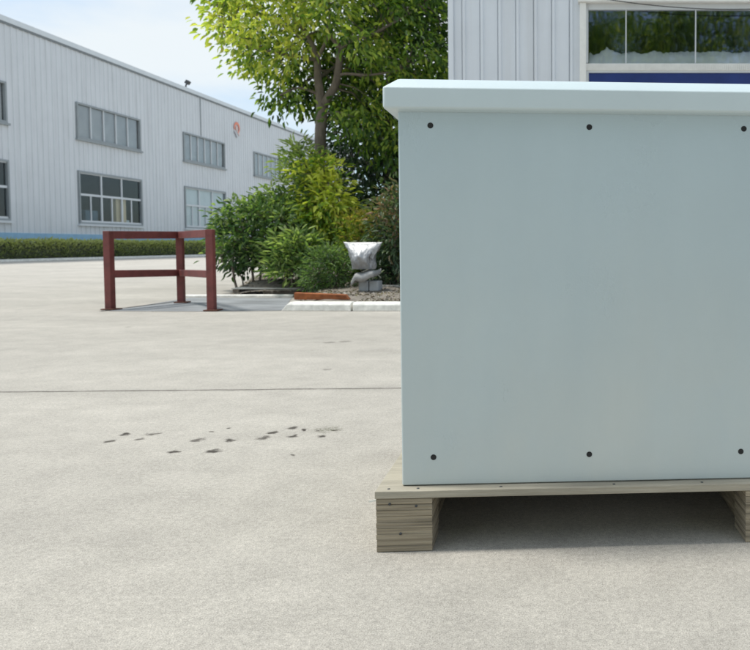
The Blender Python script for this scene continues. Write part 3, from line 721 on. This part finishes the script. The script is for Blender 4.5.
def limb(ch): skel.extend(tubes_from_px(limbs, ch))
limb([(316,290,TD,0.115),(318,240,TD,0.100),(318,190,TD,0.096),(320,150,TD,0.092),(320.6,125,TD,0.092),(322,104,TD,0.089)])
limb([(321.5,108,TD,0.081),(318,80,TD,0.063),(316.5,57,TD+.05,0.052),(309,39,TD+.1,0.037),(300,20,TD+.2,0.028),(288,-6,TD+.3,0.023),(276,-40,TD+.3,0.011)])
limb([(316.5,60,TD+.05,0.037),(325,45,TD-.1,0.026),(329,30,TD-.2,0.023),(330,0,TD-.3,0.013)])
limb([(323,106,TD,0.074),(336,83,TD-.05,0.063),(339,56,TD-.1,0.056),(338,46,TD-.1,0.044),(328,30,TD-.1,0.037),(323,5,TD-.1,0.031),(322,-40,TD,0.027),(326,-90,TD,0.013)])
limb([(338,50,TD-.1,0.037),(352,40,TD-.2,0.026),(369,36,TD-.3,0.025),(395,22,TD-.4,0.018),(425,5,TD-.3,0.011)])
limb([(337,78,TD-.05,0.033),(345,74,TD-.1,0.024),(372,75,TD-.3,0.020),(400,70,TD-.4,0.011)])
limb([(318,78,TD,0.030),(328,72,TD+.3,0.027),(345,60,TD+.6,0.020),(380,40,TD+.9,0.011)])
limb([(316,60,TD,0.030),(290,55,TD-.3,0.025),(260,50,TD-.6,0.018),(222,40,TD-.7,0.009)])
limb([(310,42,TD+.1,0.026),(280,25,TD+.4,0.023),(245,12,TD+.5,0.016),(210,5,TD+.5,0.009)])
limb([(319,95,TD,0.027),(300,88,TD-.2,0.020),(280,95,TD-.3,0.011)])
limb([(313,142,TD,0.018),(308,139,TD-.05,0.014)])
crown_poly = [(210,-30),(210,8),(214,24),(222,38),(234,50),(242,62),(252,72),(262,78),(276,86),(270,96),(266,102),(276,110),(288,112),(300,108),(309,114),(318,112),
              (338,120),(352,134),(368,150),(384,160),(408,172),(420,150),(448,78),(449,40),(449,-40),(430,-90),(380,-125),(310,-140),(250,-110),(212,-70)]
cl_px = sample_poly(crown_poly, 430, 7.2)
cen = []; outd = []; br = []
cc = at(325, 5, TD)
for (x, y) in cl_px:
    thick = 1.5 if y < 60 else .9
    dz = random.uniform(-1, 1) * thick
    if 298 < x < 372 and 28 < y < 112 and dz < .35 and not (x > 345 and y < 60): dz = random.uniform(.35, 1.4)
    p = at(x, y, TD + dz); cen.append(p); v = (p - cc); v.z *= .6; v.normalize(); outd.append(v)
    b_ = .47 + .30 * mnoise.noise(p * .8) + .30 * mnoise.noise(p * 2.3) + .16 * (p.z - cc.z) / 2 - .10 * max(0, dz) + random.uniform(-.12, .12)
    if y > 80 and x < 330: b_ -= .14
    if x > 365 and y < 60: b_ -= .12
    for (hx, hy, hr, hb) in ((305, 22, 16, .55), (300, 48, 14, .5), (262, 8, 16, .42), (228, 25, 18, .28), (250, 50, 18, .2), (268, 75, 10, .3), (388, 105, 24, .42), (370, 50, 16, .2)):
        b_ += hb * math.exp(-((x-hx)**2 + (y-hy)**2) / (2*hr*hr)) * (1.0 if dz < .4 else .3)  # hot spots paint sunlit leaves into the crown colour
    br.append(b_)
def keep_tree(P): return ~((P[:, 0] > rx0 - .12) & (P[:, 1] > RD - .25)) & (P[:, 1] > 9.2)
for p in cen:                              # twigs
    q = min(skel, key=lambda s: (s - p).length + (0.6 if s.z > p.z + .3 else 0))
    if (q - p).length < .95 and not (p.x > rx0 - .05):
        mid = (q + p) / 2 + Vector((random.uniform(-.08, .08), random.uniform(-.08, .08), .08)); limbs.tube([q, mid, p], [.014, .010, .004], 4)
trunk = limbs.build('trunk', M['bark'], tr); 
PAL = [(.028,.066,.018), (.068,.140,.030), (.155,.260,.050), (.29,.39,.070), (.47,.55,.11), (.70,.69,.16)]
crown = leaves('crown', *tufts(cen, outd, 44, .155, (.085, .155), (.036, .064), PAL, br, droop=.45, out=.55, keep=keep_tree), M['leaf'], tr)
for o in (trunk, crown): o.data.transform(Matrix.Translation(-root_pt))

# darker tree behind
DD = 14.6
rp = at(392, 270, DD); rp.z = .1
td = thing('evergreen_tree', 'dark dense evergreen tree behind the forked tree, beside the cabinet', 'tree', rp)
mb = MB(); sk2 = []
for ch in ([(394,286,DD,.14),(392,220,DD,.12),(388,150,DD,.09),(392,80,DD,.06),(396,10,DD,.03)], [(390,190,DD,.05),(365,160,DD,.03),(345,135,DD,.015)], [(390,150,DD,.05),(365,110,DD+.2,.03),(350,70,DD+.2,.015)], [(390,170,DD,.05),(415,130,DD,.03),(435,90,DD,.015)]):
    sk2 += tubes_from_px(mb, ch, 8)
poly2 = [(333,150),(340,128),(336,100),(340,70),(350,20),(370,-30),(400,-60),(440,-50),(449,0),(449,80),(470,120),(470,230),(440,262),(395,255),(358,250),(338,232),(330,200)]
cen2, out2, br2 = [], [], []
for (x, y) in sample_poly(poly2, 360, 6.2):
    p = at(x, y, DD + random.uniform(-1.1, 1.1)); cen2.append(p); v = p - at(395, 110, DD); v.normalize(); out2.append(v)
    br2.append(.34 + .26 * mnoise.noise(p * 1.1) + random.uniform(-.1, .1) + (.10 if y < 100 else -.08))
for p in cen2:
    q = min(sk2, key=lambda s: (s - p).length)
    if (q - p).length < .75: mb.tube([q, (p + q) / 2 + Vector((0, 0, .06)), p], [.012, .009, .004], 4)
t2 = mb.build('trunk', M['bark'], td)
PALD = [(.008,.022,.014), (.016,.042,.022), (.034,.078,.032), (.075,.145,.048), (.15,.235,.065)]
def keep2(P): return ~((P[:, 0] > rx0 - .1) & (P[:, 1] > RD - .2))
c2 = leaves('crown', *tufts(cen2, out2, 46, .20, (.09, .16), (.045, .07), PALD, br2, droop=.3, out=.5, keep=keep2), M['leafd'], td)
for o in (t2, c2): o.data.transform(Matrix.Translation(-rp))

# shrubs -----------------------------------------------------------
def shrub(name, label, poly, D0, thick, ntuft, mind, n_per, spread, Lr, Wr, pal, bright, stems, centre, m=None, droop=.2, out=.6, hot=(), part='foliage'):
    base = at(stems[0][0][0], stems[0][0][1], D0)
    t = thing(name, label, 'shrub', base)
    mb = MB(); sk = []
    for ch in stems: sk += tubes_from_px(mb, [(x, y, D0 + dd, r) for x, y, dd, r in ch], 7)
    ce, ou, bb = [], [], []
    c0_ = at(centre[0], centre[1], D0)
    for (x, y) in sample_poly(poly, ntuft, mind):
        dz = random.uniform(-1, 1) * thick
        p = at(x, y, D0 + dz); 
        if p.z < .12: p.z = .12
        v = p - c0_; v.y += dz * .2; v.normalize(); ce.append(p); ou.append(v)
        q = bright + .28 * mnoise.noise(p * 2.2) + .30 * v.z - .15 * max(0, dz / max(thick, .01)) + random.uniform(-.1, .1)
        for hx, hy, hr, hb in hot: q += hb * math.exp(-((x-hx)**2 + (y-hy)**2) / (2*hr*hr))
        bb.append(q)
    for p in ce:
        q = min(sk, key=lambda s: (s - p).length); mb.tube([q, (p + q) / 2 + Vector((0, 0, .03)), p], [.008, .006, .003], 4)
    st = mb.build('stem', M['bark'], t)
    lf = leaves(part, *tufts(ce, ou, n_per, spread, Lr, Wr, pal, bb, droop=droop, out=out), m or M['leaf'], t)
    for o in (st, lf): o.data.transform(Matrix.Translation(-base))
    return t
PALG = [(.020,.050,.024), (.045,.095,.040), (.092,.165,.062), (.19,.275,.10), (.35,.43,.18)]
PALY = [(.04,.10,.03), (.11,.23,.05), (.30,.44,.085), (.58,.64,.11), (.80,.79,.17)]
PALR = [(.018,.042,.022), (.04,.085,.04), (.085,.14,.06), (.16,.22,.10), (.36,.22,.15)]
shrub('leafy_shrub', 'rounded dark green shrub on thin bare stems right of the red frame',
      [(217,226),(220,214),(232,205),(250,199),(272,198),(290,206),(303,224),(306,246),(300,262),(280,268),(262,258),(240,268),(226,266),(216,248)], 10.9, .55, 190, 5.0, 30, .085, (.075,.125), (.03,.05), PALG, .37,
      [[(238,293,0,.02),(233,275,-.1,.017),(232,258,-.15,.014),(238,235,-.1,.01)], [(253,286,.1,.022),(252,270,.1,.018),(248,250,.1,.014),(255,225,.1,.01)], [(259,285,.05,.02),(261,270,.1,.016),(268,250,.1,.012),(280,225,.1,.008)], [(243,289,.0,.012),(240,275,.1,.01),(222,262,0,.006)]], (262,250), M['leaf'], droop=.25)
shrub('leafy_shrub', 'low broad shrub with long leaves in front of the rounded dark shrub',
      [(272,254),(280,243),(298,233),(315,240),(318,262),(305,273),(285,275),(270,270)], 10.3, .35, 70, 4.6, 26, .08, (.09,.15), (.026,.042), PALG, .49,
      [[(293,287,0,.018),(292,270,0,.014),(296,255,0,.008)], [(290,287,0,.012),(280,272,-.1,.006)]], (292,285), M['leaf'], droop=.15, out=.8)
shrub('young_tree', 'tall slim light green sapling left of the forked trunk',
      [(283,200),(284,180),(290,150),(300,142),(308,150),(312,175),(318,200),(318,230),(300,246),(284,236),(268,214),(262,198),(272,190)], 11.4, .4, 100, 5.0, 20, .10, (.09,.15), (.03,.048), PALG, .58,
      [[(300,285,0,.03),(300,240,0,.025),(299,190,0,.016),(299,150,0,.007)], [(300,230,0,.015),(280,205,-.1,.008)], [(300,220,0,.012),(314,195,0,.006)]], (299,230), M['leaf'], droop=.25, hot=((298,150,14,.25),))
shrub('golden_shrub', 'upright bright yellow green shrub in front of the tree trunk',
      [(300,165),(312,156),(330,160),(342,180),(343,205),(356,206),(352,224),(342,236),(330,246),(312,240),(300,215)], 11.2, .35, 105, 4.8, 20, .09, (.09,.155), (.032,.052), PALY, .47,
      [[(322,287,0,.028),(322,250,0,.022),(322,210,0,.015),(322,172,0,.007)], [(322,240,0,.012),(338,215,-.1,.007)], [(322,230,0,.012),(306,200,-.1,.006)]], (322,220), M['leaf'], droop=.4, hot=((325,236,12,.35),(323,178,14,.25),(338,205,10,.25),(352,210,6,.2)))
shrub('feathery_shrub', 'low feathery green shrub left of the silver hood',
      [(304,270),(314,255),(330,248),(345,252),(352,266),(350,280),(338,291),(318,290),(306,284)], 9.7, .3, 80, 4.2, 34, .06, (.05,.085), (.012,.022), [(.022,.052,.024),(.05,.105,.045),(.10,.175,.07),(.18,.26,.11)], .55,
      [[(330,294,0,.014),(330,280,0,.011),(332,265,0,.006)], [(328,294,0,.010),(318,275,0,.005)], [(331,293,0,.010),(342,272,0,.005)]], (330,285), M['leaf'], droop=.1, out=.8)
shrub('feathery_shrub', 'pale green feathery shrub behind the silver hood',
      [(338,240),(345,228),(360,214),(380,216),(395,226),(398,250),(380,262),(350,258)], 10.6, .3, 75, 4.2, 30, .07, (.06,.10), (.015,.03), [(.03,.075,.02),(.07,.155,.035),(.16,.26,.05),(.30,.37,.07),(.42,.33,.10)], .52,
      [[(366,287,0,.016),(366,262,0,.012),(366,235,0,.006)], [(367,280,0,.010),(384,245,0,.005)], [(366,280,0,.010),(348,245,0,.005)]], (366,262), M['leaf'], droop=.1, hot=((362,214,10,.35),))
shrub('red_tipped_shrub', 'tall grey green shrub with reddish tips against the cabinet edge',
      [(374,216),(384,196),(396,184),(420,186),(430,220),(428,272),(404,284),(384,282),(374,262),(370,238)], 9.9, .35, 120, 4.8, 28, .08, (.06,.11), (.022,.036), PALR, .42,
      [[(396,296,0,.035),(395,270,0,.03),(396,240,0,.02),(398,205,0,.009)], [(395,260,0,.014),(382,225,0,.007)], [(396,250,0,.014),(415,215,0,.007)]], (398,245), M['leafd'], hot=((386,203,5,.32),(394,190,5,.3)), droop=.2)
shrub('leafy_shrub', 'dark green shrub filling the middle of the bed behind the feathery shrub',
      [(300,230),(320,228),(344,234),(352,248),(346,264),(310,266),(298,250)], 11.8, .4, 90, 4.6, 30, .09, (.07,.12), (.03,.05), PALG, .30,
      [[(325,283,0,.018),(325,262,0,.014),(326,242,0,.008)]], (325,260), M['leafd'], droop=.2)
shrub('leafy_shrub', 'dark shrub beneath the evergreen tree at the back of the bed',
      [(338,222),(352,190),(385,196),(420,205),(440,240),(440,285),(345,282)], 12.6, .5, 150, 5.0, 36, .12, (.08,.13), (.035,.055), PALD, .34,
      [[(385,280,0,.018),(385,262,0,.014),(386,242,0,.008)]], (385,270), M['leafd'], droop=.2)

# brown slatted shed far behind the evergreen
s0, s1 = at(388, 166, 17.5), at(470, 166, 17.5)
sh = thing('slatted_shed', 'brown slatted wooden shed glimpsed behind the trees beside the cabinet', 'shed', (s0.x, 17.5, 0))
mb = MB(); x = 0
while x < s1.x - s0.x: mb.box(x, x + .10, 0, .03, 0, s0.z); x += .125
mb.build('slats', M['wood_dk'], sh)
MB().box(0, s1.x - s0.x, .035, 2.0, 0, s0.z - .05).build('shed_body', M['wood_dk'], sh)
MB().box(-.1, s1.x - s0.x + .1, -.1, 2.1, s0.z + .003, s0.z + .06).build('roof', M['roof'], sh)

# ------------------------------------------------------------------ silver hood on grey block
SD = 9.25
gb_ = at(371, 292, SD)
gb_.z = soil_z(gb_.x, SD) - .01
sk_ = thing('concrete_block', 'grey concrete block draped with a curled grey sheet in planting bed', 'block', (gb_.x, SD, gb_.z))
pxm = SD / F
def L_(px, py): p = at(px, py, SD); return (p.x - gb_.x, p.z - gb_.z)
xa, _ = L_(361, 290); xb, _ = L_(380, 290); _, zt = L_(370, 280.5)
mb = MB()
mb.box(xa, (xa + xb) / 2 - .004, -.10, .12, 0, zt); mb.box((xa + xb) / 2 + .004, xb, -.08, .12, 0, zt - .004); mb.build('block_body', M['block'], sk_, .012)
# curled sheet: thick wavy slab
mb = MB(); n = 16; ny_ = 8
x0_, _ = L_(355.5, 275); x1_, _ = L_(377.5, 270)
for side in (0, 1):
    for i in range(n + 1):
        s = i / n; x = x0_ + (x1_ - x0_) * s
        topz = L_(0, 271.0 - 2.0 * s ** 2 + (6.5 * max(0, .18 - s) / .18))[1]
        for j in range(ny_ + 1):
            q = j / ny_; y = -.19 + .36 * q
            sag = -.05 * (1 - q) ** 2 * (1 - .3 * s) + .012 * math.sin(9 * s + 4 * q)
            mb.v.append((x, y, topz + sag - side * (.065 + .025 * math.sin(3 * s) * (1 - q))))
w_ = (n + 1) * (ny_ + 1)
for side in (0, 1):
    for i in range(n):
        for j in range(ny_):
            a = side * w_ + i * (ny_ + 1) + j; mb.f.append((a, a + 1, a + ny_ + 2, a + ny_ + 1)); mb.sm.append(True)
rim = [i * (ny_+1) for i in range(n + 1)] + [n * (ny_+1) + j for j in range(1, ny_ + 1)] + [i * (ny_+1) + ny_ for i in range(n - 1, -1, -1)] + [j for j in range(ny_ - 1, 0, -1)]
for k in range(len(rim)):
    a, b = rim[k], rim[(k + 1) % len(rim)]; mb.f.append((a, b, b + w_, a + w_)); mb.sm.append(True)
mb.build('grey_sheet', M['greycloth'], sk_)
# hood: gathered neck flaring up to an oval mouth with two peaks
hp = at(365, 269, SD)
hood = thing('silver_bag', 'crumpled silver foil bag with two flared top corners above the grey block', 'bag', (hp.x, SD, hp.z))
mb = MB(); n = 96; rings = 36
def hx_(px): return (px - 365) * pxm
for k in range(rings + 1):
    t = k / rings
    cx = hx_(364.5 - .5 * t); rx = pxm * (11.0 + 4.5 * t + 4.2 * t ** 3); ry = pxm * (8.0 + 7.0 * math.sin(math.pi * min(1, t * .95)) * (1 - .35 * t)) * (1 - .86 * t ** 4)
    for j in range(n):
        a = 2 * math.pi * j / n; ca, sa = math.cos(a), math.sin(a)
        fold = 1 + (.015 + .04 * (1 - t)) * math.sin(6 * a + 2.0 * t) + .12 * mnoise.noise(Vector((ca * 2.2, sa * 2.2, t * 2.4))) - .13 * abs(mnoise.noise(Vector((ca * 4.5 + t * 2, sa * 4.5, t * 3.2)))) - .07 * abs(mnoise.noise(Vector((ca * 9, sa * 9, t * 6))))
        dent = 1 - .20 * math.exp(-((ca - .8) / .3) ** 2 - ((t - .42) / .2) ** 2)
        peak = .030 * abs(ca) ** 3 * t ** 3
        mb.v.append((cx + rx * ca * dent * (fold if t < .8 else 1), ry * sa * fold - .03, t * pxm * 25.0 + peak + .016 * mnoise.noise(Vector((ca * 2, sa * 2, 5))) * t))
mb.f.append(tuple(range(rings * n, rings * n + n))); mb.sm.append(True)
for k in range(rings):
    for j in range(n):
        mb.f.append((k*n+j, k*n+(j+1) % n, (k+1)*n+(j+1) % n, (k+1)*n+j)); mb.sm.append(True)
mb.f.append(tuple(range(n))); mb.sm.append(True)
ho = mb.build('foil', M['silver'], hood)
md = ho.modifiers.new('solid', 'SOLIDIFY'); md.thickness = .006
mb = MB(); fp = [(376,262),(371,258),(376,251),(383,246),(381,252),(377,258)]
vs = [(hx_(x), -.13 + .01 * (i % 2), (271 - y) * pxm) for i, (x, y) in enumerate(fp)]; vs += [(x, y + .02, z) for x, y, z in vs]; k = len(fp)
mb.add(vs, [tuple(range(k)), tuple(range(2*k-1, k-1, -1))] + [(i, (i+1) % k, (i+1) % k + k, i + k) for i in range(k)], True)
mb.build('flap', M['silver'], hood, .006)

# ------------------------------------------------------------------ trees across the road, seen only mirrored in the right window
for k, (x, y, s, rz, lab) in enumerate(((-1.5, -9.0, 1.66, 2.1, 'tall roadside tree mirrored in the left of the right window'), (4.2, -10.5, 1.74, 4.0, 'second tall roadside tree mirrored in the right window'))):
    c = copy_tree(tr); c.location = (x, y, 0); c.scale = (s, s, s); c.rotation_euler = (0, 0, rz); c['label'] = lab
    c['group'] = 'trees mirrored in the window'
